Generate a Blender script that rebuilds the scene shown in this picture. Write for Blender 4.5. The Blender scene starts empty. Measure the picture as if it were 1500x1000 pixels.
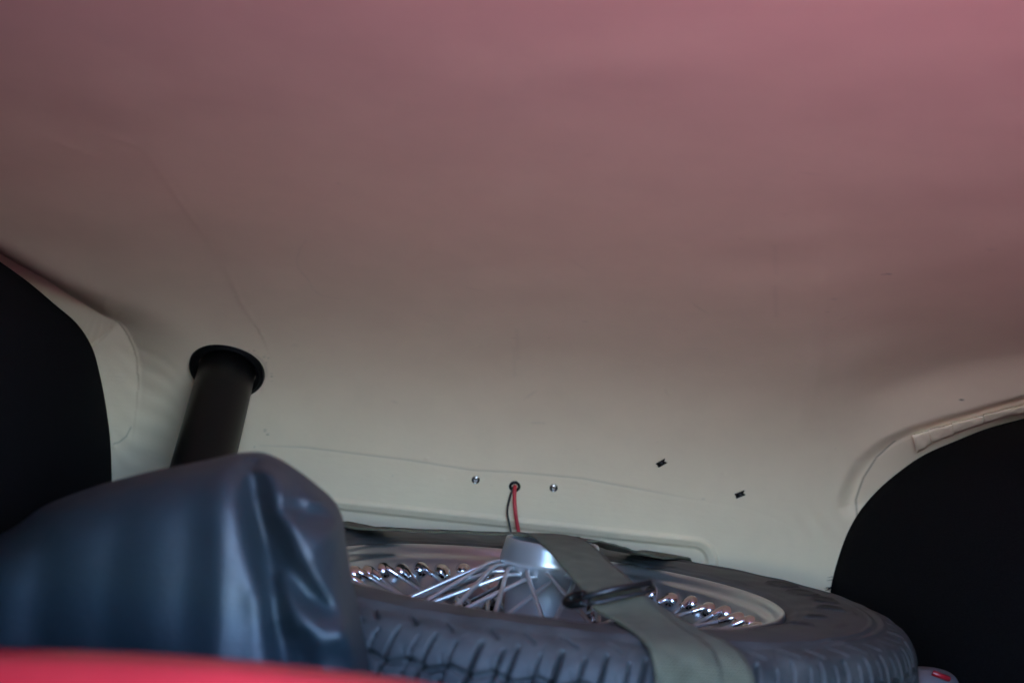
import bpy, bmesh, math, random
import numpy as np
from math import sin, cos, pi, radians, hypot, sqrt
from mathutils import Vector, Matrix
random.seed(4)
rng = np.random.default_rng(4)
scene = bpy.context.scene
C = scene.collection

# ------------------------------------------------------------------ camera
LENS_PX = 2000.0                      # focal length in 1500-wide pixels
ROLL, PITCH = radians(6.2), radians(3.0)
_X = np.array([1, 0, 0.]); FW = np.array([0, cos(PITCH), sin(PITCH)]); _U = np.array([0, -sin(PITCH), cos(PITCH)])
RT = cos(ROLL)*_X + sin(ROLL)*_U
UP = -sin(ROLL)*_X + cos(ROLL)*_U
cam = bpy.data.cameras.new('camera'); camo = bpy.data.objects.new('camera', cam); C.objects.link(camo)
cam.sensor_width = 36; cam.lens = 48; cam.clip_start = 0.01; cam.clip_end = 3000
M = Matrix.Identity(4)
for i in range(3):
    M[i][0], M[i][1], M[i][2] = RT[i], UP[i], -FW[i]
camo.matrix_world = M
cam.dof.use_dof = True; cam.dof.focus_distance = 1.36; cam.dof.aperture_fstop = 4.6
scene.camera = camo

# ------------------------------------------------------------------ daylight
SUN_EL, SUN_AZ = radians(43), radians(-32)      # azimuth from +y, clockwise: the sun stands beyond the car, its tail is in shade
w = bpy.data.worlds.new('World'); scene.world = w; w.use_nodes = True
nt = w.node_tree; bg = nt.nodes['Background']
sky = nt.nodes.new('ShaderNodeTexSky'); sky.sky_type = 'NISHITA'; sky.sun_disc = False
sky.sun_elevation = SUN_EL; sky.sun_rotation = SUN_AZ; sky.ozone_density = 6.0; sky.air_density = 1.0; sky.dust_density = 0.6
nt.links.new(sky.outputs[0], bg.inputs[0]); bg.inputs[1].default_value = 0.15
sl = bpy.data.lights.new('sun', 'SUN'); sl.energy = 3.0; sl.angle = radians(0.5); sl.color = (1, .95, .88)
so = bpy.data.objects.new('sun', sl); C.objects.link(so); so.location = (0, -3, 6)
sdir = Vector((sin(SUN_AZ)*cos(SUN_EL), cos(SUN_AZ)*cos(SUN_EL), sin(SUN_EL)))
so.rotation_euler = sdir.to_track_quat('Z', 'Y').to_euler()
vs = scene.view_settings; vs.view_transform = 'Standard'; vs.look = 'None'; vs.exposure = 4.43; vs.gamma = 1
scene.cycles.max_bounces = 10; scene.cycles.diffuse_bounces = 7; scene.cycles.glossy_bounces = 5
scene.cycles.use_denoising = True; scene.cycles.sample_clamp_indirect = 6

# ------------------------------------------------------------------ helpers
def ray(px, py):
    return FW + (px-750)/LENS_PX*RT - (py-500)/LENS_PX*UP
def at(px, py, d):                    # the place seen at a pixel of the photograph, d metres away
    return ray(px, py)*d
def mesh_np(name, v, quads, smooth=True):
    v = np.asarray(v, np.float32).reshape(-1, 3); q = np.asarray(quads, np.int32).reshape(-1, 4)
    m = bpy.data.meshes.new(name)
    m.vertices.add(len(v)); m.vertices.foreach_set('co', v.ravel())
    m.loops.add(q.size); m.loops.foreach_set('vertex_index', q.ravel())
    m.polygons.add(len(q))
    m.polygons.foreach_set('loop_start', np.arange(0, q.size, 4, dtype=np.int32))
    m.polygons.foreach_set('loop_total', np.full(len(q), 4, np.int32))
    m.update(calc_edges=True); m.validate()
    if smooth: m.polygons.foreach_set('use_smooth', np.ones(len(m.polygons), bool))
    return m
def grid_quads(nu, nv, wrap_u=False, wrap_v=False):
    iu = np.arange(nu if wrap_u else nu-1); iv = np.arange(nv if wrap_v else nv-1)
    a, b = np.meshgrid(iu, iv, indexing='ij'); a1 = (a+1) % nu; b1 = (b+1) % nv
    return np.stack([a*nv+b, a1*nv+b, a1*nv+b1, a*nv+b1], -1).reshape(-1, 4)
def link(name, m, mat=None, parent=None, label=None, cat=None, group=None, kind=None):
    o = bpy.data.objects.new(name, m); C.objects.link(o)
    if mat is not None and m is not None: m.materials.append(mat)
    if parent is not None: o.parent = parent
    for k, val in (('label', label), ('category', cat), ('group', group), ('kind', kind)):
        if val: o[k] = val
    return o
def empty(name, loc, label, cat, group=None):
    o = link(name, None, label=label, cat=cat, group=group); o.location = loc; o.empty_display_size = .05
    return o
def orient(z, x=None):
    z = np.asarray(z, float); z = z/np.linalg.norm(z)
    x = np.array([1, 0, 0.]) if x is None else np.asarray(x, float)
    x = x - z*(x@z); x /= np.linalg.norm(x); y = np.cross(z, x)
    return np.stack([x, y, z], 1)
def frame(loc, z, x=None):
    R = orient(z, x); m = Matrix.Identity(4)
    for i in range(3):
        for j in range(3): m[i][j] = R[i, j]
        m[i][3] = loc[i]
    return m
def lathe(prof, n=64, closed=False):
    p = np.asarray(prof, float); a = np.linspace(0, 2*pi, n, endpoint=False)
    v = np.stack([np.outer(np.cos(a), p[:, 0]), np.outer(np.sin(a), p[:, 0]), np.tile(p[:, 1], (n, 1))], -1)
    return v, grid_quads(n, len(p), True, closed)
def smooth_path(pts, n):
    p = np.asarray(pts, float)
    t = np.concatenate([[0], np.cumsum(np.linalg.norm(np.diff(p, axis=0), axis=1))]); t /= t[-1]
    m = np.gradient(p, t, axis=0); s = np.linspace(0, 1, n); out = []
    for x in s:
        i = min(max(np.searchsorted(t, x)-1, 0), len(t)-2); h = t[i+1]-t[i]; q = (x-t[i])/h
        out.append((2*q**3-3*q*q+1)*p[i]+(q**3-2*q*q+q)*h*m[i]+(3*q*q-2*q**3)*p[i+1]+(q**3-q*q)*h*m[i+1])
    return np.array(out)
def tube(pts, rad, n=10, cap=True):
    p = np.asarray(pts, float); k = len(p); rad = np.broadcast_to(np.asarray(rad, float), (k,))
    tg = np.gradient(p, axis=0); tg /= np.linalg.norm(tg, axis=1)[:, None]
    ref = np.array([0.3, 0.1, 1.0]); a = np.linspace(0, 2*pi, n, endpoint=False); vv = []
    nx = np.cross(ref, tg[0]); nx /= np.linalg.norm(nx)
    rings = []
    for i in range(k):
        nx = nx - tg[i]*(nx@tg[i]); nx /= np.linalg.norm(nx); ny = np.cross(tg[i], nx)
        rings.append(p[i]+rad[i]*(np.cos(a)[:, None]*nx+np.sin(a)[:, None]*ny))
    if cap:
        rings = [np.repeat(p[:1], n, 0)+(rings[0]-p[0])*.02]+rings+[np.repeat(p[-1:], n, 0)+(rings[-1]-p[-1])*.02]
    v = np.array(rings)
    return v.reshape(-1, 3), grid_quads(len(v), n, False, True)
def join(parts):
    vs_, qs, o = [], [], 0
    for v, q in parts:
        v = np.asarray(v).reshape(-1, 3); vs_.append(v); qs.append(np.asarray(q)+o); o += len(v)
    return np.concatenate(vs_), np.concatenate(qs)
def plate(outline, t0, t1, bevel=0.0):           # extruded polygon with a small bevel, as bmesh
    bm = bmesh.new(); vs0 = [bm.verts.new((x, y, t0)) for x, y in outline]
    f = bm.faces.new(vs0); r = bmesh.ops.extrude_face_region(bm, geom=[f])
    bmesh.ops.translate(bm, verts=[e for e in r['geom'] if isinstance(e, bmesh.types.BMVert)], vec=(0, 0, t1-t0))
    bmesh.ops.recalc_face_normals(bm, faces=bm.faces)
    if bevel: bmesh.ops.bevel(bm, geom=bm.edges[:], offset=bevel, segments=2, affect='EDGES')
    m = bpy.data.meshes.new('plate'); bm.to_mesh(m); bm.free(); return m
def polydist(P2, line):                          # distance of points to a polyline, and the position along it
    P2 = np.asarray(P2, float); line = np.asarray(line, float); best = np.full(len(P2), 1e9, float); ts = np.zeros(len(P2)); sg = np.zeros(len(P2))
    n = len(line)-1
    for i in range(n):
        a, b = line[i], line[i+1]; ab = b-a; L = (ab@ab)+1e-12
        t = np.clip(((P2-a)@ab)/L, 0, 1); q = P2-(a+t[:, None]*ab); d = np.sqrt((q**2).sum(1))
        m = d < best; best = np.where(m, d, best); ts = np.where(m, (i+t)/n, ts)
        sg = np.where(m, ab[0]*(P2[:, 1]-a[1])-ab[1]*(P2[:, 0]-a[0]), sg)
    return best, ts, np.sign(sg)
def ss(x, a, b):
    t = np.clip((x-a)/(b-a), 0, 1); return t*t*(3-2*t)
def ga(d, s): return np.exp(-.5*(d/s)**2)

# ------------------------------------------------------------------ materials
def mat(name, col, rough=.5, metal=0., spec=.5, coat=0., coat_rough=.1, noise=None, bump=None, rvar=0., sheen=0., attr=None, attr_col=None, aniso=0.):
    m = bpy.data.materials.new(name); m.use_nodes = True; n = m.node_tree; b = n.nodes['Principled BSDF']
    b.inputs['Base Color'].default_value = (*col, 1); b.inputs['Roughness'].default_value = rough; b.inputs['Metallic'].default_value = metal
    b.inputs['Specular IOR Level'].default_value = spec; b.inputs['Coat Weight'].default_value = coat; b.inputs['Coat Roughness'].default_value = coat_rough
    b.inputs['Sheen Weight'].default_value = sheen; b.inputs['Anisotropic'].default_value = aniso
    tc = n.nodes.new('ShaderNodeTexCoord'); L = n.links
    src = None
    if noise:
        sc, amt, col2 = noise
        t = n.nodes.new('ShaderNodeTexNoise'); t.inputs['Scale'].default_value = sc; t.inputs['Detail'].default_value = 6; t.inputs['Roughness'].default_value = .62
        L.new(tc.outputs['Object'], t.inputs['Vector'])
        r = n.nodes.new('ShaderNodeMapRange'); r.inputs[1].default_value = .35; r.inputs[2].default_value = .68; r.inputs[4].default_value = amt
        L.new(t.outputs[0], r.inputs[0])
        x = n.nodes.new('ShaderNodeMix'); x.data_type = 'RGBA'; x.inputs[6].default_value = (*col, 1); x.inputs[7].default_value = (*col2, 1)
        L.new(r.outputs[0], x.inputs[0]); src = x.outputs[2]
        if rvar:
            rr = n.nodes.new('ShaderNodeMapRange'); rr.inputs[1].default_value = .3; rr.inputs[2].default_value = .7
            rr.inputs[3].default_value = max(rough-rvar, .02); rr.inputs[4].default_value = rough+rvar
            L.new(t.outputs[0], rr.inputs[0]); L.new(rr.outputs[0], b.inputs['Roughness'])
    if attr:
        a = n.nodes.new('ShaderNodeAttribute'); a.attribute_name = attr
        x = n.nodes.new('ShaderNodeMix'); x.data_type = 'RGBA'; x.inputs[7].default_value = (*attr_col, 1)
        if src is None: x.inputs[6].default_value = (*col, 1)
        else: L.new(src, x.inputs[6])
        L.new(a.outputs['Fac'], x.inputs[0]); src = x.outputs[2]
    if src is not None: L.new(src, b.inputs['Base Color'])
    if bump:
        h = None
        for (sc, st, dist, stretch) in bump:
            mp = n.nodes.new('ShaderNodeMapping'); mp.inputs['Scale'].default_value = stretch; L.new(tc.outputs['Object'], mp.inputs['Vector'])
            t = n.nodes.new('ShaderNodeTexNoise'); t.inputs['Scale'].default_value = sc; t.inputs['Detail'].default_value = 4; L.new(mp.outputs[0], t.inputs['Vector'])
            bp = n.nodes.new('ShaderNodeBump'); bp.inputs['Strength'].default_value = st; bp.inputs['Distance'].default_value = dist; L.new(t.outputs[0], bp.inputs['Height'])
            if h is not None: L.new(h, bp.inputs['Normal'])
            h = bp.outputs[0]
        L.new(h, b.inputs['Normal'])
    return m
def webbing_mat(name, c1, c2):
    m = bpy.data.materials.new(name); m.use_nodes = True; n = m.node_tree; b = n.nodes['Principled BSDF']; L = n.links
    uv = n.nodes.new('ShaderNodeUVMap'); uv.uv_map = 'UVMap'
    w1 = n.nodes.new('ShaderNodeTexWave'); w1.wave_type = 'BANDS'; w1.bands_direction = 'DIAGONAL'; w1.inputs['Scale'].default_value = 210; w1.inputs['Distortion'].default_value = .25
    w2 = n.nodes.new('ShaderNodeTexWave'); w2.wave_type = 'BANDS'; w2.bands_direction = 'Y'; w2.inputs['Scale'].default_value = 130; w2.inputs['Distortion'].default_value = .2
    for x in (w1, w2): L.new(uv.outputs[0], x.inputs['Vector'])
    mu = n.nodes.new('ShaderNodeMath'); mu.operation = 'MULTIPLY'; L.new(w1.outputs[1], mu.inputs[0]); L.new(w2.outputs[1], mu.inputs[1])
    nz = n.nodes.new('ShaderNodeTexNoise'); nz.inputs['Scale'].default_value = 60; nz.inputs['Detail'].default_value = 6; L.new(uv.outputs[0], nz.inputs['Vector'])
    ad = n.nodes.new('ShaderNodeMath'); ad.operation = 'MULTIPLY_ADD'; ad.inputs[1].default_value = .45; L.new(mu.outputs[0], ad.inputs[0]); 
    sb = n.nodes.new('ShaderNodeMath'); sb.operation = 'MULTIPLY'; sb.inputs[1].default_value = .8; L.new(nz.outputs[0], sb.inputs[0]); L.new(sb.outputs[0], ad.inputs[2])
    x = n.nodes.new('ShaderNodeMix'); x.data_type = 'RGBA'; x.inputs[6].default_value = (*c1, 1); x.inputs[7].default_value = (*c2, 1)
    L.new(ad.outputs[0], x.inputs[0]); L.new(x.outputs[2], b.inputs['Base Color'])
    bp = n.nodes.new('ShaderNodeBump'); bp.inputs['Strength'].default_value = .7; bp.inputs['Distance'].default_value = .002
    L.new(mu.outputs[0], bp.inputs['Height']); L.new(bp.outputs[0], b.inputs['Normal'])
    b.inputs['Roughness'].default_value = .8; b.inputs['Sheen Weight'].default_value = .05; b.inputs['Specular IOR Level'].default_value = .15
    return m
PAINT = mat('cream_paint', (.77, .605, .415), .55, spec=.35, noise=(22, .5, (.71, .555, .38)), attr='dirt_dark', attr_col=(.10, .075, .06),
            bump=[(9, .25, .004, (1, .5, .5)), (160, .28, .0008, (.22, 1, 1)), (420, .25, .0004, (.6, 1, 1))])
RUBBER = mat('tyre_rubber', (.032, .033, .035), .60, spec=.45, noise=(34, .9, (.090, .088, .086)), rvar=.1, attr='dirt_dark', attr_col=(.010, .010, .011),
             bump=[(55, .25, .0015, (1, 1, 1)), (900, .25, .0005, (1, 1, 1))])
RIM = mat('silver_rim_paint', (.60, .61, .63), .28, metal=.92, noise=(9, .5, (.53, .52, .52)))
HUB = mat('satin_hub_metal', (.60, .61, .63), .32, metal=.72, noise=(14, .4, (.50, .51, .53)))
SPOKE = mat('silver_spoke_paint', (.62, .62, .63), .30, metal=.75, noise=(60, .25, (.52, .51, .50)), rvar=.03)
CHROME = mat('chrome_wire', (.76, .76, .77), .18, metal=1., noise=(120, .25, (.6, .59, .58)), rvar=.04)
VINYL = mat('black_vinyl', (.016, .027, .035), .52, spec=.8, noise=(8, .7, (.024, .037, .047)), rvar=.06,
            bump=[(14, .45, .006, (1, 1, .5)), (45, .35, .002, (1, 1, .35)), (600, .7, .0008, (1, 1, 1))])
TRIM = mat('black_carpet', (.007, .0065, .0075), .95, spec=.03, noise=(300, .6, (.012, .0115, .013)), bump=[(900, .8, .001, (1, 1, 1))])
PLASTIC = mat('black_plastic', (.004, .0038, .0038), .38, spec=.3, bump=[(300, .06, .0006, (1, 1, 1))])
RED = mat('red_body_paint', (.62, .032, .044), .28, spec=.5, coat=.7, coat_rough=.06)
WRED = mat('red_wire_cover', (.50, .02, .03), .4, noise=(200, .4, (.42, .05, .05)))
WBLK = mat('black_wire_cover', (.015, .015, .016), .4)
WEB = webbing_mat('olive_webbing', (.060, .060, .038), (.222, .212, .142))
STEEL = mat('dark_steel', (.06, .06, .065), .35, metal=.8, noise=(150, .5, (.03, .03, .03)))
SCREW = mat('screw_metal', (.48, .45, .42), .22, metal=1.)
GROUND = mat('bounce_tint_ground', (.20, .072, .112), .9, noise=(3, .7, (.25, .092, .138)), bump=[(60, .5, .01, (1, 1, 1))])  # made-up colour for the unseen ground, reddens light bounced into the boot
LAMP = mat('dull_lamp_plastic', (.16, .13, .14), .5)
LENSRED = mat('red_lens', (.35, .012, .02), .25, spec=.5)

# ------------------------------------------------------------------ boot lining (back wall curving over into the ceiling)
PROF = smooth_path([(1.60, -.40), (1.603, -.30), (1.603, -.20), (1.5985, -.12), (1.584, -.062), (1.551, -.006), (1.487, .048), (1.38, .098), (1.2, .157), (1.0, .207), (.8, .243), (.55, .268), (.28, .276)], 600)
_k = np.exp(-.5*(np.arange(-60, 61)/20.)**2); _k /= _k.sum()
_p = np.concatenate([2*PROF[:1]-PROF[60:0:-1], PROF, 2*PROF[-1:]-PROF[-2:-62:-1]])
PROF = np.stack([np.convolve(_p[:, j], _k, 'valid') for j in range(2)], 1)      # even out the bend
PA = np.concatenate([[0], np.cumsum(np.linalg.norm(np.diff(PROF, axis=0), axis=1))])
def prof(a): return np.interp(a, PA, PROF[:, 0]), np.interp(a, PA, PROF[:, 1])
def prof_n(a):                        # unit normal into the boot
    e = .012; y0, z0 = prof(a-e); y1, z1 = prof(a+e); ty, tz = y1-y0, z1-z0; l = np.hypot(ty, tz)+1e-12
    return -tz/l, ty/l
def lin(px, py):                      # pixel -> (x, arc length) on the lining
    d = ray(px, py); t = PROF[:, 0]/d[1]; e = t*d[2]-PROF[:, 1]
    k = np.where(np.sign(e[:-1]) != np.sign(e[1:]))[0]
    k = k[0] if len(k) else (0 if d[2]*1.6/d[1] < -.3 else len(PA)-2)
    f = e[k]/(e[k]-e[k+1]); f = min(max(f, 0), 1); a = PA[k]+f*(PA[k+1]-PA[k]); y, z = prof(a)
    return np.array([d[0]*y/d[1], a])
def lin3(px, py, off=0.0):
    x, a = lin(px, py); y, z = prof(a); ny, nz = prof_n(a)
    return np.array([x, y+ny*off, z+nz*off]), np.array([0, ny, nz])
def L2(pts): return np.array([lin(*p) for p in pts])
LEFT_PX = [(167, 760), (165, 705), (163, 650), (157, 600), (147, 545), (134, 500), (112, 466), (80, 438), (40, 404), (0, 375), (-60, 335), (-150, 285)]
RIGHT_PX = [(1213, 900), (1216, 862), (1226, 820), (1250, 760), (1285, 715), (1318, 686), (1352, 662), (1400, 640), (1450, 620), (1500, 606), (1570, 588), (1660, 570)]
bl, br = L2(LEFT_PX), L2(RIGHT_PX)
bl = np.concatenate([[[bl[0, 0], 0]], bl, [[-.60, PA[-1]*.86], [-.66, PA[-1]]]])
br = np.concatenate([[[br[0, 0], 0]], br, [[.62, PA[-1]*.86], [.66, PA[-1]]]])
def mono(b):
    k = [0]
    for i in range(1, len(b)):
        if b[i, 1] > b[k[-1], 1]+1e-4: k.append(i)
    return b[k]
bl, br = mono(bl), mono(br)
NR, NC = 760, 760
dens = np.interp(PA, [0, .18, .24, .75, 1.1, PA[-1]], [.3, .3, 1.6, 1.4, .8, .4]); cd = np.concatenate([[0], np.cumsum((dens[1:]+dens[:-1])/2*np.diff(PA))])
av = np.interp(np.linspace(0, cd[-1], NR), cd, PA)
xl = np.interp(av, bl[:, 1], bl[:, 0]); xr = np.interp(av, br[:, 1], br[:, 0])
s = np.linspace(0, 1, NC); s = s-.045*np.sin(2*pi*s)
EXT = np.interp(av, [0, PA[-1]*.8, PA[-1]], [1, 1, 0]); xl = xl-.13*EXT; xr = xr+.12*EXT
gx = xl[:, None]+(xr-xl)[:, None]*s; gaa = np.repeat(av[:, None], NC, 1)
P2 = np.stack([gx.ravel(), gaa.ravel()], 1); px_, pa_ = P2[:, 0], P2[:, 1]
h = np.zeros(len(P2)); dirt_dark = np.zeros(len(P2))
# uneven hand-painted sheet
for k in range(9):
    kx, ka, ph = rng.normal(0, 14), rng.normal(0, 14), rng.uniform(0, 6.28); h += .00016*np.sin(kx*px_+ka*pa_+ph)
for k in range(10):
    kx, ka, ph = rng.normal(0, 45), rng.normal(0, 60), rng.uniform(0, 6.28); h += .00009*np.sin(kx*px_+ka*pa_+ph)
# pressed bead of the panel low on the wall
e0, e1 = lin(500, 741), lin(1012, 792); etop = (e0[1]+e1[1])/2; ex1 = lin(1043, 820)[0]; ex0 = -.30; er = .022
cx_, hw = (ex0+ex1)/2, (ex1-ex0)/2; ah = .26; ca = etop-ah/2
qx, qa = np.abs(px_-cx_)-hw+er, np.abs(pa_-ca)-ah/2+er
sd = np.hypot(np.maximum(qx, 0), np.maximum(qa, 0))+np.minimum(np.maximum(qx, qa), 0)-er
h += .0042*ss(np.abs(sd), .0075, .0035) - .0022*ss(sd, .004, -.004)
# hairline seam above the screws
sl_, st_, _ = polydist(P2, L2([(380, 652), (450, 655), (520, 664), (600, 674), (690, 688), (760, 692), (850, 700), (930, 715), (1010, 731), (1085, 741), (1130, 757), (1180, 781), (1220, 795)]))
fade = .35+.65*ss(st_, .0, .1)*ss(st_, .72, .6)
h -= .0003*ga(sl_, .0011)*fade; dirt_dark += .28*ga(sl_, .0007)*fade*ss(st_, .70, .55)
h += .0006*ss(sl_, .02, 0)*_ if False else 0
# fold in the left of the sheet
fl_, ft_, fs_ = polydist(P2, L2([(90, 60), (150, 140), (185, 180), (215, 225), (262, 292), (300, 345), (333, 398), (352, 440), (372, 472)]))
h += .55*(.0006*ga(fl_, .0024)*(.45+.55*np.sin(9*ft_)**2)+.0009*ss(fl_*fs_, -.006, .012)*ss(fl_, .12, .0))*ss(ft_, .05, .5)
fl2, ft2, _ = polydist(P2, L2([(100, 215), (135, 230), (190, 212), (160, 200)])); h += .0004*ga(fl2, .005)
# long soft vertical bend right of the middle
vl_, vt_, vs_s = polydist(P2, L2([(1165, 200), (1150, 330), (1150, 450), (1165, 560), (1180, 640)])); env = np.sin(pi*np.clip(vt_, 0, 1))**.7
h += .0016*ga(vl_+.0*vs_s, .010)*env
rl_, rt_, rs_ = polydist(P2, L2([(1212, 40), (1208, 240), (1203, 340), (1200, 430), (1196, 520), (1178, 610), (1150, 680)])); tq = lin(1320, 500)
side_ = rs_ == rs_[np.argmin((px_-tq[0])**2+(pa_-tq[1])**2)]; env = ss(pa_, lin(1200, 300)[1], lin(1200, 585)[1])*ss(pa_, lin(1200, 760)[1], lin(1200, 610)[1])
drr = polydist(P2, L2([(1700, 552), (1600, 575), (1500, 597), (1420, 620), (1345, 643), (1310, 660), (1280, 684), (1262, 712), (1252, 742)]))[0]
h -= np.where(side_, .017*ss(rl_, .0, .14), 0)*env*ss(drr, .0, .10)
h += .0018*ga(rl_-.002, .007)*ss(pa_, lin(1200, 230)[1], lin(1200, 420)[1])*ss(pa_, lin(1200, 680)[1], lin(1200, 560)[1])
# left rolled edge: a valley, then a flat flange
CL = L2([(-150, 332), (-60, 384), (0, 420), (40, 442), (84, 464), (112, 476), (138, 486), (165, 494), (186, 520), (196, 560), (196, 610), (192, 650), (178, 690), (170, 720)])
CL = smooth_path(CL, 90)
dl, tl, sgl = polydist(P2, CL); inl = (sgl > 0)       # set below by test
tx, ta = lin(150, 600); k0 = np.argmin((px_-tx)**2+(pa_-ta)**2); inl = sgl == sgl[k0]
gfade = ss(tl, .93, .62)
ga_l = .020+.018*ss(tl, .62, .35)
h -= np.where(inl, ga_l, ga_l*np.clip(1-dl/.092, 0, 1)**2)*gfade
h += np.where(~inl, gfade*.0012*ga(dl, .0022), 0)
dirt_dark += .10*ga(dl, .0014)*gfade*(np.sin(47*tl)+np.sin(91*tl+1) > .4)
# right rolled edge
CR = L2([(1600, 575), (1500, 597), (1420, 620), (1345, 643), (1310, 660), (1280, 684), (1262, 712), (1252, 742), (1254, 762)])
dr, tr, sgr = polydist(P2, CR); tx, ta = lin(1300, 690); k0 = np.argmin((px_-tx)**2+(pa_-ta)**2); inr = sgr == sgr[k0]
rfade = ss(tr, 1.0, .8)
h -= np.where(inr, .0060, .0070*ss(dr, .026, .003))*rfade
h += np.where(~inr, .001*ga(dr, .002), 0)*rfade
wr = ga(polydist(P2, L2([(1250, 690), (1215, 745), (1190, 790)]))[0], .018); h += .0006*wr*np.sin(px_*240+pa_*90+2*np.sin(pa_*60))
wl = ga(polydist(P2, L2([(215, 540), (225, 610), (200, 680)]))[0], .02); h += .0004*wl*np.sin(px_*160+pa_*230+2*np.sin(px_*70))
cr, ct, _ = polydist(P2, L2([(1312, 652), (1285, 676), (1266, 704), (1255, 735), (1256, 758)])); dirt_dark += .85*ga(cr, .0006)
# marks in the paint
def spot(px, py, r, k, asp=1.0):
    global dirt_dark
    q = lin(px, py); g = np.hypot((px_-q[0]), (pa_-q[1])*asp); wob = 1+.35*np.sin(px_*900)*np.sin(pa_*700+1); dirt_dark = dirt_dark+k*ss(g*wob, r, r*.3)
spot(1301, 403, .0045, .45, 2); spot(1293, 404, .003, .3, 2); spot(1222, 437, .005, .10); spot(1213, 455, .004, .12, 2); spot(1410, 592, .0032, .8, 1.4)
spot(1452, 366, .006, .10); spot(388, 630, .003, .25, .8); spot(392, 636, .0018, .4); spot(372, 654, .0012, .5); spot(1085, 350, .003, .08)
spot(808, 735, .0013, .25); spot(720, 711, .0022, .12, 3); spot(733, 711, .002, .12, 3); spot(1030, 731, .004, .12, 2); spot(432, 505, .005, .06)
for (x0, y0, k) in ((757, 505, .06), (752, 530, .05), (1135, 380, .05), (1135, 440, .06)):
    g, _, _ = polydist(P2, L2([(x0, y0-22), (x0+2, y0+22)])); dirt_dark += k*ss(g, .004, 0)
hr, ht, _ = polydist(P2, L2([(449, 352), (440, 364), (434, 382), (438, 396), (452, 410), (458, 424), (470, 433), (490, 437), (512, 441)])); dirt_dark += .08*ga(hr, .0006)
hr, ht, _ = polydist(P2, L2([(190, 628), (184, 640), (174, 648), (166, 650)])); dirt_dark += .45*ga(hr, .0006)
for k in range(40):
    spot(rng.uniform(380, 1250), rng.uniform(250, 740), rng.uniform(.0006, .0014), rng.uniform(.05, .22))
for k in range(34):                   # rust freckles and grime round the filler flange
    t_ = rng.uniform(-1.1, 1.9); r_ = rng.uniform(55, 66)+rng.exponential(4); spot(333+r_*cos(t_), 545+r_*.62*sin(t_), rng.uniform(.0006, .0022), rng.uniform(.08, .30), rng.uniform(.7, 1.6))
fl3, _, _ = polydist(P2, L2([(333+57*cos(t_), 543+33*sin(t_)) for t_ in np.linspace(0, 6.28, 25)])); dirt_dark += .22*ga(fl3, .0016)
for k in range(14):                   # faint scuffs
    x0, y0 = rng.uniform(430, 1350), rng.uniform(120, 640); a_s = rng.normal(.1, .5); l_ = rng.uniform(8, 40)
    g, gt, _ = polydist(P2, L2([(x0, y0), (x0+l_*cos(a_s), y0+l_*sin(a_s))])); dirt_dark += rng.uniform(.04, .12)*ga(g, rng.uniform(.0005, .0016))*np.sin(pi*gt)
for k in range(26):                   # dried runs and pimples under the paint
    q = lin(rng.uniform(150, 1350), rng.uniform(150, 740)); h += rng.uniform(.0003, .0007)*np.exp(-((px_-q[0])**2+(pa_-q[1])**2)/(2*rng.uniform(.0010, .002)**2))
yy, zz = prof(pa_); ny, nz = prof_n(pa_)
V = np.stack([px_, yy+ny*h, zz+nz*h], 1)
q = grid_quads(NR, NC)
m = mesh_np('boot_lining', V, q)
at_ = m.attributes.new('dirt_dark', 'FLOAT', 'POINT'); at_.data.foreach_set('value', np.clip(dirt_dark, 0, 1).astype(np.float32))
lining = link('boot_lining', m, PAINT, kind='structure', label='cream painted sheet lining that curves from back wall into boot ceiling')
# folded edge strip with cut tabs, top right
strip_px = [(1336, 638), (1360, 630), (1395, 620), (1440, 608), (1502, 592), (1570, 573)]
low_px = [(1343, 660), (1364, 646), (1396, 633), (1441, 617), (1503, 600), (1571, 581)]
for i in range(5):
    a0, a1, b0, b1 = [lin3(*p, off=.001)[0] for p in (strip_px[i], strip_px[i+1], low_px[i], low_px[i+1])]
    nU, nV = 14, 7; vv = []
    for iu in range(nU):
        u_ = .003+.994*iu/(nU-1)
        for iv in range(nV):
            v_ = -.05+1.2*iv/(nV-1); p = (a0*(1-u_)+a1*u_)*(1-v_)+(b0*(1-u_)+b1*u_)*v_
            p = p+np.array([0, -1, -.5])*(.0011*sin(pi*np.clip(v_, 0, 1))**.6+.0008*sin(u_*9+i*2)*sin(v_*4+i)+(.0016*(u_-.5)))
            vv.append(p)
    top = np.array(vv); back = top+np.array([0, .0016, .0008])
    n0 = len(top); qq = grid_quads(nU, nV); per = []
    idx = np.arange(n0).reshape(nU, nV); loop = np.concatenate([idx[0, :], idx[1:, -1], idx[-1, ::-1][1:], idx[::-1, 0][1:-1]])
    per = np.stack([loop, np.roll(loop, -1), np.roll(loop, -1)+n0, loop+n0], 1)
    link('edge_tab', mesh_np('edge_tab', np.concatenate([top, back]), np.concatenate([qq, qq[:, ::-1]+n0, per])), PAINT, lining)

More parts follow.
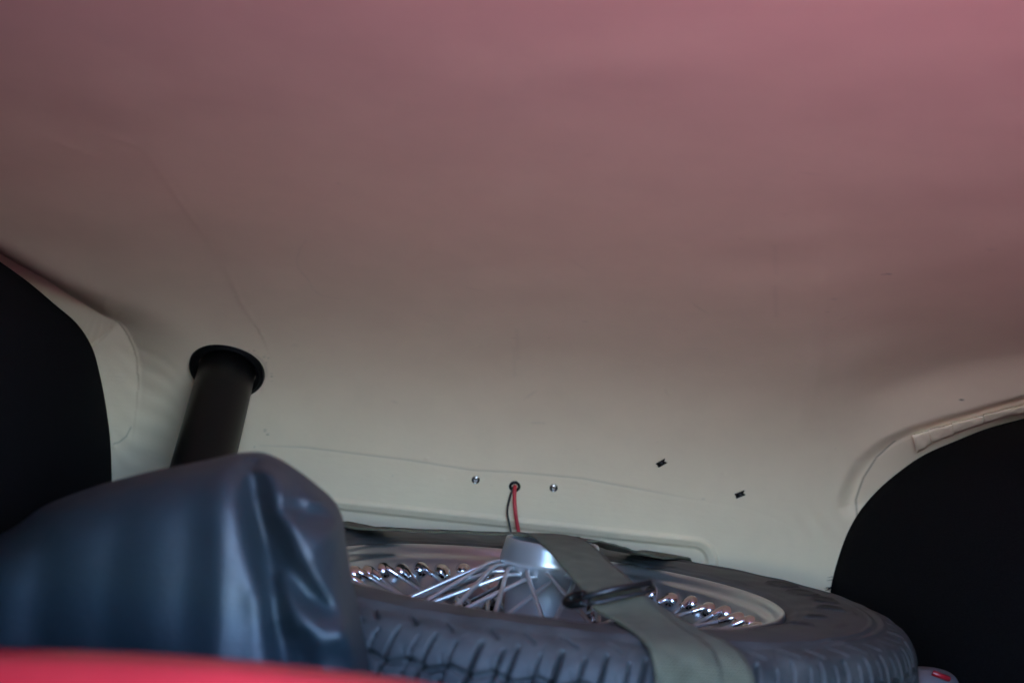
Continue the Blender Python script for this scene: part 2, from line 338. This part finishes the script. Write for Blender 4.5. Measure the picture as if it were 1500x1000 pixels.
# ------------------------------------------------------------------ black wheel arch covers
def cover(px_line, side, label, front):
    e = [lin3(*p, off=.006)[0] for p in px_line]
    lo = e[0].copy(); lo[2] = -.36; e = [lo]+e
    e = smooth_path(e, 70); n = len(e); f = smooth_path(front, n); K = 30; vv = []
    for i in range(n):
        for k in range(K):
            t = k/(K-1); p = e[i]*(1-t)+f[i]*t; p[0] += (.055 if side > 0 else -.07)*sin(pi*t)
            vv.append(p)
        ret = e[i]+np.array([side*.004, .010, 0])
    vv = np.array(vv).reshape(n, K, 3)
    lip = vv[:, :1]+np.array([0.0, .009, 0]); lip[..., 0] += side*.001
    lip2 = lip+np.array([side*.05, .004, 0])
    ret_ = vv[:, -1:].copy(); ret_[..., 0] = side*.87; ret_[:, :, 2] = np.linspace(-.85, .34, n)[:, None]  # unseen outer return, added to stop light leaking behind the cover
    g = np.concatenate([lip2, lip, vv, ret_], 1)
    o = link('wheel_arch_cover', mesh_np('wheel_arch_cover', g, grid_quads(n, K+3)), TRIM, label=label, cat='trim panel', group='black covers over the wheel arches')
    return o
cover(LEFT_PX, -1, 'black carpeted wheel arch cover behind the black vinyl bundle', [(-.15, .27, -.42), (-.15, .27, -.25), (-.15, .27, 0), (-.16, .27, .30)])  # unseen front end swung inward to keep light off the left ceiling
rc = cover(RIGHT_PX, 1, 'black carpeted wheel arch cover with frayed edge, behind the tyre', [(.38, .27, -.42), (.38, .27, -.25), (.38, .27, 0), (.38, .27, .30)])  # unseen front end also drawn in, to darken the right ceiling
fr = []
for k in range(16):
    y0 = rng.uniform(838, 866); x0 = np.interp(y0, [820, 862], [1226, 1216]); b = lin3(x0, y0, .006)[0]; L = rng.uniform(4, 15)
    ang = rng.uniform(.6, 2.3)
    c = lin3(x0-L*.5*sin(ang)+2, y0+L*.4*cos(ang), .010)[0]; d = lin3(x0-L*sin(ang), y0+L*cos(ang)*.9+3, .008)[0]
    fr.append(tube(smooth_path([b, c, d], 7), np.linspace(.00045, .00015, 7), 5))
link('frayed_fibre', mesh_np('frayed_fibre', *join(fr)), TRIM, rc, kind='stuff')
# boot floor under everything
fv = np.array([(-.90, .50, -.335), (.90, .50, -.335), (.90, 2.32, -.335), (-.90, 2.32, -.335)])
link('boot_floor', mesh_np('boot_floor', fv, [(0, 1, 2, 3)], False), TRIM, kind='structure', label='black carpeted floor of the boot')
link('ground', mesh_np('ground', np.array([(-400, -400, -.98), (400, -400, -.98), (400, 400, -.98), (-400, 400, -.98)]), [(0, 1, 2, 3)], False), GROUND, kind='structure', label='unseen ground under the car, coloured mauve-red to tint the boot ceiling')

# ------------------------------------------------------------------ red car body round the opening
body = empty('car_body', (0, .62, -.2), 'glossy red painted car body, its blurred tail edge along the bottom left', 'car body')
def body_part(name, v, q, mt=RED, smooth=True, sol=0):
    v = np.asarray(v, float).reshape(-1, 3)-np.array(body.location); return link(name, mesh_np(name, v, q, smooth), mt, body)
EDGE = [(-420, 948), (-150, 944), (0, 946), (150, 950), (300, 959), (450, 973), (600, 992), (750, 1020), (1000, 1085), (1300, 1160), (1600, 1240)]
ed = smooth_path([(-.62, .70, -.34)]+[at(x, y+6, .63+.00004*abs(x-300)) for x, y in EDGE[:-2]]+[(.40, .635, -.165), (.66, .60, -.17)], 110)
sec = [(.035, -.20), (.030, -.06), (.022, -.022), (.014, -.006), (.006, 0), (-.004, -.001), (-.014, -.006), (-.030, -.018), (-.06, -.048), (-.11, -.10), (-.16, -.18), (-.205, -.28), (-.235, -.38), (-.25, -.46), (-.26, -.54), (-.262, -.60), (-.263, -.66)]
sec = smooth_path(np.array(sec), 60)
vv = ed[:, None, :]+np.stack([np.zeros(60), sec[:, 0], sec[:, 1]], 1)[None]
body_part('tail_panel', vv, grid_quads(110, 60))
# outer skin over the lining and down both flanks
xs = np.linspace(-1, 1, 61); sk = []
for y in np.linspace(.25, 2.3, 34):
    top = .315+.02*ss(np.array(y), .45, 1.0); row = []
    for x in xs:
        sx = np.sign(x)*abs(x)**.9*.86; zz_ = top-(1-(1-abs(x)**5)**(1/2.2))*1.05 if abs(x) < 1 else -.80
        row.append((sx, y, max(zz_, -.80)))
    sk.append(row)
last = np.array(sk[-1]); last[:, 2] = -.80; sk.append(last); sk = np.array(sk)
body_part('rear_deck', sk, grid_quads(35, 61))
# inner return of the opening: closes lining, deck and flanks to each other
rt = []
for i, x in enumerate(xs):
    o_ = sk[0, i]; xin = np.clip(o_[0], -.66, .66); zin = min(o_[2], .274) if abs(o_[0]) < .66 else max(o_[2], -.60)
    rt.append([o_, (o_+np.array([xin, .25, zin]))/2+np.array([0, -.012, 0]), (xin, .28, zin)])
body_part('opening_flange', np.array(rt), grid_quads(61, 3))

# ------------------------------------------------------------------ filler pipe
pt, pn = lin3(333, 541); pax = at(292, 700, 1.40)-at(333, 541, np.dot(pt, FW)); pax /= np.linalg.norm(pax)
fp = empty('filler_pipe', pt, 'thick black filler pipe dropping from the lining behind the vinyl bundle', 'pipe')
fax = pn*.75+pax*.6; fax /= np.linalg.norm(fax)
v, q = lathe([(.034, -.006), (.041, -.006), (.0425, -.002), (.0420, .003), (.040, .0052), (.0385, .0046), (.0375, .0060), (.036, .0062), (.0325, .0045), (.031, -.006)], 72)
o = link('flange', mesh_np('flange', v, q), PLASTIC, fp); R = orient(fax, (1, 0, 0)); o.matrix_local = frame((0, 0, 0), fax)
v, q = tube([pax*-.02, pax*.05, pax*.12, pax*.22, pax*.34], [.0315, .0315, .0318, .032, .033], 48); link('pipe', mesh_np('pipe', v, q), PLASTIC, fp)

# ------------------------------------------------------------------ screws, clips, grommet, wires
def screw(px, py, label):
    p, n = lin3(px, py); o = empty('screw', p, label, 'screw', 'screws either side of the wires')
    o.matrix_world = frame(p, n)
    v, q = lathe([(.0049, -.001), (.0050, .0006), (.0046, .0016), (.0038, .0017), (.0034, .0011)], 32); link('cup_washer', mesh_np('cup_washer', v, q), SCREW, o)
    N, K = 40, 12; g = []
    for i in range(N):
        a = 2*pi*i/N
        for k in range(K):
            rr = .0036*k/(K-1)+1e-5; x, y = rr*cos(a), rr*sin(a); z = .0013+.0011*sqrt(max(0, 1-(rr/.0037)**2))
            if (abs(x) < .00045 and abs(y) < .0018) or (abs(y) < .00045 and abs(x) < .0018): z -= .0013
            g.append((x, y, z))
    link('screw_head', mesh_np('screw_head', g, grid_quads(N, K, True)), SCREW, o)
screw(697, 702, 'small cross-head screw left of the red and black wires')
screw(811, 714, 'small cross-head screw right of the red and black wires')
def clip(px, py, label, rot):
    p, n = lin3(px, py, .0006); xa = np.array([cos(rot), 0, 0])+np.cross(n, [1, 0, 0])*sin(rot)
    o = empty('clip', p, label, 'clip', 'black spring clips on the wall'); o.matrix_world = frame(p, n, xa)
    W, Hh = .0064, .0030
    m = plate([(-W, -Hh), (W*.92, -Hh*1.05), (W*.62, 0), (W*1.05, Hh), (-W*.95, Hh*1.05), (-W*.82, 0)], 0, .0016, .0003); link('clip_plate', m, PLASTIC, o)
    v, q = lathe([(.0016, .0014), (.0016, .0022), (.0011, .0026), (.0002, .0027)], 20); link('rivet', mesh_np('rivet', v, q), STEEL, o)
clip(969, 677, 'small black notched clip on cream wall, the higher of the two', .72)
clip(1084, 723, 'small black notched clip on cream wall, nearer the right arch', .55)
p, n = lin3(754, 712); gro = empty('cable_grommet', p, 'round black rubber grommet in the cream wall where the wires come out', 'grommet'); gro.matrix_world = frame(p, n)
a = np.linspace(0, 2*pi, 17)[:-1]
v, q = lathe([(.0066, -.001), (.0068, .0008), (.0060, .0022), (.0046, .0026), (.0036, .0016), (.0034, -.004), (.0002, -.004)], 40); link('rubber_ring', mesh_np('rubber_ring', v, q), PLASTIC, gro)
def wire(name, pts, r, mt, label):
    w0 = pts[0]; v, q = tube(smooth_path(pts, 40)-w0, r, 12); o = link(name, mesh_np(name, v, q), mt, label=label, cat='wire'); o.location = w0
g0 = p-n*.003; g1 = p+n*.006
wire('red_wire', [g0+np.array([.0004, 0, 0]), g1+np.array([.0003, 0, -.001]), lin3(754, 728, .010)[0], lin3(756, 750, .014)[0], lin3(760, 775, .016)[0], lin3(764, 800, .018)[0], lin3(766, 850, .02)[0]], .0022, WRED, 'red wire hanging from the grommet down behind the spare tyre')
wire('black_wire', [g0+np.array([-.002, 0, -.001]), g1+np.array([-.0022, 0, -.002]), lin3(747, 726, .008)[0], lin3(743.5, 745, .010)[0], lin3(747, 766, .012)[0], lin3(750, 785, .014)[0], lin3(752, 850, .018)[0]], .0012, WBLK, 'thin black wire hanging beside the red wire')

# ------------------------------------------------------------------ spare wheel lying flat
WC = np.array([.0552, 1.2263, -.1453]); TX, TY = radians(.96), radians(.16)
WR = np.array(Matrix.Rotation(TX, 3, 'X') @ Matrix.Rotation(TY, 3, 'Y'))
wheel = empty('spare_wheel', WC, 'spare wire-spoked wheel with worn black tyre lying flat under olive strap', 'wheel')
wheel.rotation_euler = Matrix(WR.tolist()).to_euler()
def W3(p): return WC+WR@np.asarray(p, float)
def onw(px, py, z):                   # pixel -> wheel coordinates on the plane z
    d = WR.T@ray(px, py); c = WR.T@WC; t = (z+c[2])/d[2]; return np.array([t*d[0]-c[0], t*d[1]-c[1], z])
# tyre
tp = [(.2035, -.014), (.2075, -.006), (.2125, -.001), (.2185, .002), (.228, .0045), (.240, .0058), (.255, .0064), (.270, .0064), (.284, .0056), (.296, .0036), (.305, .0004), (.3115, -.005), (.3160, -.0120), (.3192, -.022), (.3215, -.036), (.3225, -.055), (.323, -.075),
      (.3225, -.095), (.3215, -.114), (.3192, -.128), (.316, -.138), (.305, -.150), (.284, -.156), (.255, -.1565), (.228, -.154), (.2125, -.148), (.2035, -.138)]
TPN = 170; tps = smooth_path(tp, TPN*2)
# denser over the near face
tl_ = np.concatenate([[0], np.cumsum(np.linalg.norm(np.diff(tps, axis=0), axis=1))])
wgt = np.interp(tl_/tl_[-1], [0, .18, .25, .5, .55, 1], [1, 1, 2.2, 2.2, .7, .5]); cw = np.concatenate([[0], np.cumsum((wgt[1:]+wgt[:-1])/2*np.diff(tl_))])
ts_ = np.interp(np.linspace(0, cw[-1], TPN), cw, tl_)
tpr = np.stack([np.interp(ts_, tl_, tps[:, 0]), np.interp(ts_, tl_, tps[:, 1])], 1)
tg = np.gradient(tpr, axis=0); tg /= np.linalg.norm(tg, axis=1)[:, None]; tn = np.stack([-tg[:, 1], tg[:, 0]], 1)
NP = 68; NA = NP*26; A = np.linspace(0, 2*pi, NA, endpoint=False)
S0 = ts_[np.argmin(np.abs(tpr[:, 0]-.2925)+(tpr[:, 1] < -.02)*9)]           # where the shoulder blocks start
Smid = ts_[np.argmin(np.abs(tpr[:, 1]+.075)+(tpr[:, 0] < .3)*9)]
sA = np.where(ts_ <= Smid, ts_-S0, (2*Smid-ts_)-S0)                          # mirrored far side
Lc = A[:, None]*.318; pitch = 2*pi*.318/NP
JIT = rng.normal(0, .0011, NP); JW = rng.uniform(.75, 1.35, NP)
def groove(start, end, path_s, path_o, wdt, shift):
    off = np.interp(sA, path_s, path_o)[None, :]
    q_ = Lc-off-shift+pitch/2; k_ = np.floor(q_/pitch).astype(int) % NP
    d = np.mod(q_, pitch)-pitch/2-JIT[k_]; wdt = wdt*JW[k_]
    sl = np.interp(sA, path_s, np.abs(np.gradient(path_o, path_s)))[None, :]
    d = np.abs(d)/np.sqrt(1+sl**2)
    return ss(d, wdt, wdt*.35)*(ss(sA, start, start+.003)*ss(sA, end, end-.002))[None, :]
H = np.zeros((NA, TPN)); irr = 0
g1_ = groove(.0, .0145, [0, .0145], [0, .0125], .0013, 0)
g2_ = groove(.016, .060, [0, .016, .060], [.0022, .0015, -.0085], .0019, 0)
g3_ = groove(.020, .060, [0, .020, .060], [.0175, .0170, .0085], .0012, 0)
g4_ = groove(.0, .020, [0, .020], [-.0012, -.0140], .0010, 0)
depth = np.interp(sA, [0, .006, .02, .03], [.0024, .0034, .0050, .0070])[None, :]
H -= np.maximum(np.maximum(g1_*depth, g2_*np.maximum(depth, .0040)), np.maximum(g3_*depth*.8, g4_*.0007))
zig = .0025*(np.abs(np.mod(Lc/pitch*2, 2)-1)*2-1)
for sc_, wd in ((.041, .0026), (.066, .0036)):
    H -= .006*ss(np.abs(sA[None, :]-sc_-zig), wd, wd*.5)
sip = groove(.030, .062, [.03, .04, .05, .06], [.0, .003, 0, .003], .0007, pitch*.25); H -= sip*.002
rr_ = tpr[:, 0][None, :]; upf = (tpr[:, 1] > -.02)[None, :]
for rad_, wd, hh in ((.2165, .0010, .0012), (.2205, .0008, .0009), (.2275, .0007, .0006), (.2795, .0010, .0014), (.2836, .0009, -.0012), (.289, .0016, .0016)):
    H += upf*hh*ga(rr_-rad_, wd)
dark_amt = np.zeros((NA, TPN))+1.0*np.maximum(np.maximum(g1_, g2_), g3_*.9)  # grooves coloured darker than the tread blocks
# moulded raised oblong marks on the sidewall
for k, (x, y, wr_, wt) in enumerate(((1146, 857, .013, .017), (1176, 868, .013, .017), (1206, 879, .013, .013), (1216, 891, .012, .010), (1195, 902, .010, .008), (1170, 911, .012, .005))):
    c = onw(x, y, .0064); ra, aa = hypot(c[0], c[1]), math.atan2(c[1], c[0])
    dd = np.mod(A-aa+pi, 2*pi)-pi; e = (np.abs(dd[:, None]*ra)/wt)**2.6+(np.abs(rr_-ra)/wr_)**2.6
    H += upf*(.0018*ss(e, 1.15, .8)-.0008*ss(e, .45, .3)); dark_amt += upf*1.0*ss(e, 1.1, .8)
for x, y in ((1247, 897), (1231, 918)):
    c = onw(x, y, .0055); ra, aa = hypot(c[0], c[1]), math.atan2(c[1], c[0]); dd = np.mod(A-aa+pi, 2*pi)-pi
    e = np.hypot(dd[:, None]*ra/.017, (rr_-ra)/.0042); H += upf*.0006*ss(e, 1.1, .7); dark_amt += upf*.5*ss(e, 1.1, .8)
for k in range(8): H += .00025*np.sin(rng.integers(3, 40)*A+rng.uniform(0, 6))[:, None]*np.sin(rng.uniform(20, 120)*ts_+rng.uniform(0, 6))[None, :]
pr = tpr[None, :, :]+H[..., None]*tn[None, :, :]*(1 if tn[TPN//2, 0] > 0 else -1)
v = np.stack([pr[..., 0]*np.cos(A)[:, None], pr[..., 0]*np.sin(A)[:, None], pr[..., 1]], -1)
m = mesh_np('tyre', v, grid_quads(NA, TPN, True)[:, ::-1]); a_ = m.attributes.new('dirt_dark', 'FLOAT', 'POINT'); a_.data.foreach_set('value', np.clip(dark_amt, 0, 1).ravel().astype(np.float32))
link('tyre', m, RUBBER, wheel)
# rim
rp = smooth_path([(.2030, -.020), (.2062, -.010), (.2082, -.0045), (.2086, -.0008), (.2072, .0012), (.2050, .0012), (.2034, -.0004), (.2018, -.0045), (.2004, -.0078), (.1975, -.0092), (.1955, -.0105), (.1945, -.0135), (.1925, -.0185), (.1890, -.0235), (.1850, -.0300), (.1810, -.0375), (.1770, -.048), (.1745, -.062), (.1740, -.085), (.176, -.105), (.186, -.125), (.199, -.140), (.206, -.150)], 110)
v, q = lathe(rp, 220); link('rim', mesh_np('rim', v, q), RIM, wheel)
# hub
hp = [(.0300, -.13), (.0300, .020), (.0345, .0245), (.0372, .0300), (.0378, .0355), (.0392, .0366), (.0410, .0364), (.0418, .0350), (.0426, .030), (.0442, .0225), (.0451, .0195), (.0452, .0175), (.0446, .0150), (.0424, .0090), (.0396, .0020), (.0376, -.0040), (.0370, -.0100), (.0368, -.020), (.0370, -.050), (.0376, -.060), (.044, -.068), (.0505, -.074), (.0515, -.079), (.0500, -.085), (.0400, -.1000), (.0300, -.13)]
v, q = lathe(hp, 120); m = mesh_np('hub', v, q); m.shade_smooth() if hasattr(m, 'shade_smooth') else None; hub = link('hub', m, HUB, wheel)
em = hub.modifiers.new('edge', 'EDGE_SPLIT'); em.split_angle = radians(42)
# spokes, nipples, bosses
def pol(r, a, z): return np.array([r*cos(a), r*sin(a), z])
bz = [];
def boss_mesh(R_):
    v, q = lathe([(R_*1.25, -.003), (R_*1.08, .0006), (R_*.96, .0030), (R_*.80, .0052), (R_*.55, .0068), (R_*.28, .0074), (1e-5, .0075)], 22); return mesh_np('boss', v, q)
BM1 = boss_mesh(.0084); BM1.materials.append(CHROME)
v, q = lathe([(.0036, -.004), (.0038, .0030), (.0031, .0036), (.0031, .0105), (.0026, .0114), (1e-5, .0115)], 12); NM = mesh_np('nipple', v, q); NM.materials.append(CHROME)
NB = 48; A0 = radians(2.0)
def spoke(h0, h1, rim_p, nrm, rise):
    o = link('boss', BM1, None, wheel); o.matrix_local = frame(rim_p-nrm*.0018, nrm)
    nb = rim_p+nrm*rise
    d = h1-nb; d /= np.linalg.norm(d); nb = nb+d*.002
    o = link('nipple', NM, None, wheel); o.matrix_local = frame(nb, d, (0, 0, 1))
    mid = h1-d*.012
    bzs = [(1-t)**2*h0+2*t*(1-t)*h1+t*t*mid for t in np.linspace(0, 1, 8)]
    v, q = tube(bzs+[nb*.5+mid*.5, nb+d*.010], .0020, 10); link('spoke', mesh_np('spoke', v, q), SPOKE, wheel)
for k in range(NB):                    # upper row, laced to the deep end of the hub
    a = A0+2*pi*k/NB; sgn = 1 if k % 2 == 0 else -1; ha = a+sgn*radians(46)
    rim_p = pol(.1893-(.0012 if sgn > 0 else 0), a, -.0215-(.0018 if sgn > 0 else 0)); nrm = pol(-.84, a, .40 if sgn < 0 else .30); nrm /= np.linalg.norm(nrm)
    spoke(pol(.042, ha, -.076), pol(.0525, ha, -.0745+.003*sgn), rim_p, nrm, .0045)
for k in range(32):                    # lower row, laced to the outer flange
    a = A0+2*pi*(k+.25)/32; sgn = 1 if k % 2 == 0 else -1; ha = a-sgn*radians(34)
    rim_p = pol(.1762, a, -.056); nrm = pol(-.97, a, .22); nrm /= np.linalg.norm(nrm)
    hz = .0125 if sgn > 0 else .0075
    spoke(pol(.0400, ha, hz-.001), pol(.0500, ha+sgn*.05, hz+.0015), rim_p, nrm, .004)

# ------------------------------------------------------------------ webbing straps over the wheel
def ribbon(centre, across, width, th=.0018, n=70, nw=9, curl=0.0, ripple=0.0, ends=True):
    c = smooth_path(centre, n); ac_ = np.asarray(across, float); ac = np.stack([np.interp(np.linspace(0, 1, n), np.linspace(0, 1, len(ac_)), ac_[:, j]) for j in range(3)], 1); wd = np.interp(np.linspace(0, 1, n), np.linspace(0, 1, len(width)), width)
    tgt = np.gradient(c, axis=0); tgt /= np.linalg.norm(tgt, axis=1)[:, None]
    rows = []; uvs = []; ln = np.concatenate([[0], np.cumsum(np.linalg.norm(np.diff(c, axis=0), axis=1))])
    for i in range(n):
        x = ac[i]-tgt[i]*(ac[i]@tgt[i]); x /= np.linalg.norm(x); nn = np.cross(x, tgt[i])
        if nn[2] < -.2: nn = -nn
        t = np.linspace(-1, 1, nw)
        z = curl*(t**2)+ripple*np.sin(i*.55+t*1.4)*np.cos(i*.21)
        up = c[i]+x*(t*wd[i]/2)[:, None]+nn*(z+th/2)[:, None]; dn = c[i]+x*(t*wd[i]/2)[:, None]+nn*(z-th/2)[:, None]
        rows.append(np.concatenate([up, dn[::-1]])); uvs.append(np.stack([np.concatenate([t, t[::-1]])*wd[i]/2, np.full(2*nw, ln[i])], 1))
    g = np.array(rows); uv = np.array(uvs); k = 2*nw; q = grid_quads(n, k, False, True)
    m = mesh_np('webbing', g, q); ul = m.uv_layers.new(name='UVMap')
    li = np.empty(len(m.loops), np.int32); m.loops.foreach_get('vertex_index', li); ul.data.foreach_set('uv', uv.reshape(-1, 2)[li].ravel().astype(np.float32))
    return m
strap = empty('tie_down_strap', WC, 'olive webbing strap with dark buckle, drawn over hub and tyre', 'strap')
strap.rotation_euler = wheel.rotation_euler
def sp(name, m, mt): return link(name, m, mt, strap)
b1 = np.array([.045, -.185, .0205]); xa = np.array([.97, .235, .0]); xa /= np.linalg.norm(xa)
xb = np.array([.93, .25, .27]); xb /= np.linalg.norm(xb)
sp('webbing', ribbon([(-.020, .048, .0335), (-.008, .028, .0388), (.003, -.002, .0402), (.012, -.040, .0388), (.028, -.112, .0305), b1], [(.75, .65, .0), (.85, .5, 0), (.97, .24, 0), (.97, .24, 0), (.96, .24, .12), xb], [.044, .047, .048, .047, .044, .041], n=90, curl=-.0008), WEB)
# lower, doubled length: from the buckle over the near side of the tyre
low1 = [b1+np.array([-.002, -.004, -.002]), (.058, -.215, .0125), (.068, -.245, .0095), (.076, -.278, .0085), (.081, -.300, .0050), (.0845, -.3145, -.0050), (.086, -.3215, -.022), (.087, -.3265, -.06), (.087, -.327, -.12)]
low2 = [b1+np.array([.003, .000, -.005]), (.070, -.212, .0100), (.086, -.240, .0080), (.096, -.272, .0072), (.102, -.294, .0035), (.1065, -.3085, -.0065), (.109, -.3155, -.024), (.110, -.320, -.06), (.110, -.321, -.12)]
low1 = [np.array(x_) for x_ in low1]; low2 = [np.array(x_) for x_ in low2]
ax2 = np.array([.98, .20, 0.])
sp('webbing', ribbon(low1, [xb, (.96, .25, .10), (.97, .22, 0), (.97, .22, 0), (.97, .25, 0), (.97, .25, 0), (.97, .25, .0), (.97, .25, .0), (.97, .25, .0)], [.042, .044, .047, .048, .048, .048, .048, .048], n=90, curl=-.0005), WEB)
sp('webbing', ribbon(low2, [xb, (.96, .25, .10), (.97, .22, 0), (.97, .22, 0), (.97, .25, 0), (.97, .25, 0), (.97, .25, .0), (.97, .25, .0), (.97, .25, .0)], [.042, .044, .046, .047, .048, .048, .048, .048], n=90, curl=-.0005), WEB)
# two lengths running back from the hub over the far side of the tyre
sp('webbing', ribbon([(.010, .006, .0392), (-.012, .026, .0372), (-.06, .066, .0300), (-.12, .115, .0205), (-.19, .172, .0105), (-.225, .204, .0078), (-.245, .222, -.001), (-.25, .228, -.03)], [(.66, .75, 0)]*8, [.046]*8, n=90, ripple=.0006), WEB)
sp('webbing', ribbon([(.0, .004, .0386), (.025, .045, .0368), (.055, .105, .0270), (.085, .165, .0165), (.115, .228, .0088), (.132, .262, .0075), (.146, .290, .001), (.15, .298, -.03)], [(-.9, .44, 0)]*8, [.046]*8, n=90, ripple=.0005), WEB)
# buckle: a wire frame with a centre bar and a rubbered end
bc = (b1+low1[0])/2+np.array([0, -.004, .003]); xa = xb; yb = np.cross((0, 0, 1), xa); yb = yb/np.linalg.norm(yb); zb = np.cross(xa, yb)
buck = sp('buckle', mesh_np('buckle', *join([
    tube([bc+xa*sx*.027+yb*sy+zb*sz for sx, sy, sz in ((-1, -.007, -.001), (-1.08, 0, 0), (-1, .007, .001), (-.6, .0085, .0015), (0, .0085, .002), (.6, .0085, .0015), (1, .007, .001), (1.08, 0, 0), (1, -.007, -.001), (.6, -.0085, -.001), (0, -.0085, -.001), (-.6, -.0085, -.001), (-1, -.007, -.001))], .0016, 10),
    tube([bc-xa*.028+zb*.003, bc+zb*.0042, bc+xa*.028+zb*.003], .0024, 12)])), STEEL)
v, q = tube(smooth_path([bc-xa*.024+yb*.004+zb*.004, bc-xa*.031+yb*.010+zb*.003, bc-xa*.037+yb*.011, bc-xa*.036+yb*.003-zb*.001, bc-xa*.028-yb*.004], 18), [.0034]*18, 12)
link('rubber_sleeve', mesh_np('rubber_sleeve', v, q), PLASTIC, buck)

# ------------------------------------------------------------------ black vinyl bundle in front, left
OUT = [(590, 1320), (568, 1130), (553, 1030), (541, 970), (528, 905), (516, 850), (507, 795), (500, 752), (486, 729), (462, 708), (434, 687), (408, 671), (382, 662), (352, 663), (300, 674), (250, 684), (205, 694), (160, 706), (110, 722), (62, 742), (20, 772), (-40, 800), (-140, 850), (-240, 930), (-300, 1060), (-320, 1320)]
CB = np.array([215., 1010.])
o2 = smooth_path(np.array(OUT, float), 400); ang = np.arctan2(-(o2[:, 1]-CB[1]), o2[:, 0]-CB[0])
rad_ = np.hypot(o2[:, 0]-CB[0], o2[:, 1]-CB[1])
bot = smooth_path(np.array([OUT[-1], (100, 1340), (350, 1340), OUT[0]], float), 60)[1:-1]
o2 = np.concatenate([o2, bot])
NPH, NRH = len(o2), 150
rho = np.sin(np.linspace(0, pi/2, NRH))
px2 = CB[None, None]+(o2-CB)[:, None, :]*rho[None, :, None]
FOLDS = [   # crease line, its half width, its height towards the camera
    ([(336, 668), (330, 730), (328, 790), (326, 880), (318, 980)], 20, .003),
    ([(366, 672), (375, 740), (384, 790), (402, 874), (418, 985)], 13, -.030),
    ([(398, 700), (424, 760), (459, 822), (498, 890), (520, 950)], 15, .014),
    ([(390, 755), (417, 827), (450, 868), (490, 900)], 13, -.017),
    ([(392, 845), (420, 896), (474, 928), (520, 938)], 22, .013),
    ([(410, 738), (448, 752), (496, 757)], 10, -.013),
    ([(408, 702), (445, 720), (484, 738)], 13, .008),
    ([(398, 678), (424, 700), (436, 730)], 9, -.010),
    ([(364, 676), (385, 671), (412, 678)], 7, -.020),
    ([(372, 690), (392, 690), (415, 700)], 8, .008),
    ([(466, 806), (492, 778), (504, 790), (512, 850)], 15, .009),
    ([(440, 790), (470, 836), (506, 880)], 10, -.006),
    ([(282, 740), (272, 860), (272, 960)], 22, -.004),
    ([(228, 720), (215, 820), (210, 960)], 38, .002),
    ([(178, 740), (165, 820), (160, 960)], 18, -.002),
    ([(120, 760), (112, 840), (110, 960)], 30, .003),
    ([(66, 770), (58, 850), (50, 960)], 18, -.002),
    ([(10, 830), (0, 900), (0, 980)], 24, .004),
    ([(20, 775), (80, 748), (170, 716), (260, 697), (340, 680)], 8, .003),
    ([(430, 920), (442, 965), (452, 1010)], 14, -.010),
    ([(498, 905), (514, 956), (528, 1010)], 11, .006),
]
pp = px2.reshape(-1, 2); fold = np.zeros(len(pp))
for line, sg_, hgt in FOLDS:
    d_, t_, _ = polydist(pp, line); fold += hgt*ga(d_, sg_)*(ss(t_, -.15, .2)*ss(t_, 1.25, .7))
fold = fold.reshape(NPH, NRH)
edge = ss(rho, 1.0, .94)[None, :]
tx_ = np.clip(326-px2[..., 0], 0, 600); turn = .00024*(tx_**2/(tx_+30))-.00010*np.clip(px2[..., 1]-690, 0, 330)
dep = turn+.955-.115*np.sqrt(np.clip(1-rho**11, 0, 1))[None, :]-fold*(.25+.75*edge)
front_ = np.array([ray(x, y) for x, y in pp]).reshape(NPH, NRH, 3)*dep[..., None]
backd = .955+.14*np.sqrt(np.clip(1-rho[::-1][1:]**3, 0, 1))
back_ = np.array([ray(x, y) for x, y in px2[:, ::-1][:, 1:].reshape(-1, 2)]).reshape(NPH, NRH-1, 3)*(backd[None, :]+turn[:, ::-1][:, 1:])[..., None]
g = np.concatenate([front_, back_], 1); g[..., 2] = np.maximum(g[..., 2], -.333)
bc_ = np.array([-.2, .93, -.333])
bundle = link('vinyl_bundle', mesh_np('vinyl_bundle', g-bc_, grid_quads(NPH, g.shape[1], True)), VINYL, label='creased black vinyl cover bundled up behind the red edge at lower left', cat='vinyl cover'); bundle.location = bc_

# ------------------------------------------------------------------ small lamp end at the lower right
lc = at(1362, 1012, 1.235)
lamp = empty('lamp_housing', lc, 'dull grey rounded lamp end with a red stripe beside the tyre, bottom right', 'lamp')
N1, N2 = 40, 18; g = []
for i in range(N1):
    a = 2*pi*i/N1
    for k in range(N2):
        b = pi*k/(N2-1); sx = np.sign(cos(a))*abs(cos(a))**.8; g.append((.026*sin(b)**.7*sx, .022*sin(b)**.7*sin(a), .021*np.sign(cos(b))*abs(cos(b))**.7))
link('housing', mesh_np('housing', np.array(g), grid_quads(N1, N2, True)), LAMP, lamp)
st = []
for k in range(16):
    t = k/15; q1 = at(1366+24*t, 984.5+9*t, 1.217)-lc; q1 = q1+np.array([0, -.002*sin(pi*t), 0]); st.append(q1)
link('red_stripe', mesh_np('red_stripe', *tube(st, .0026, 10)), LENSRED, lamp)
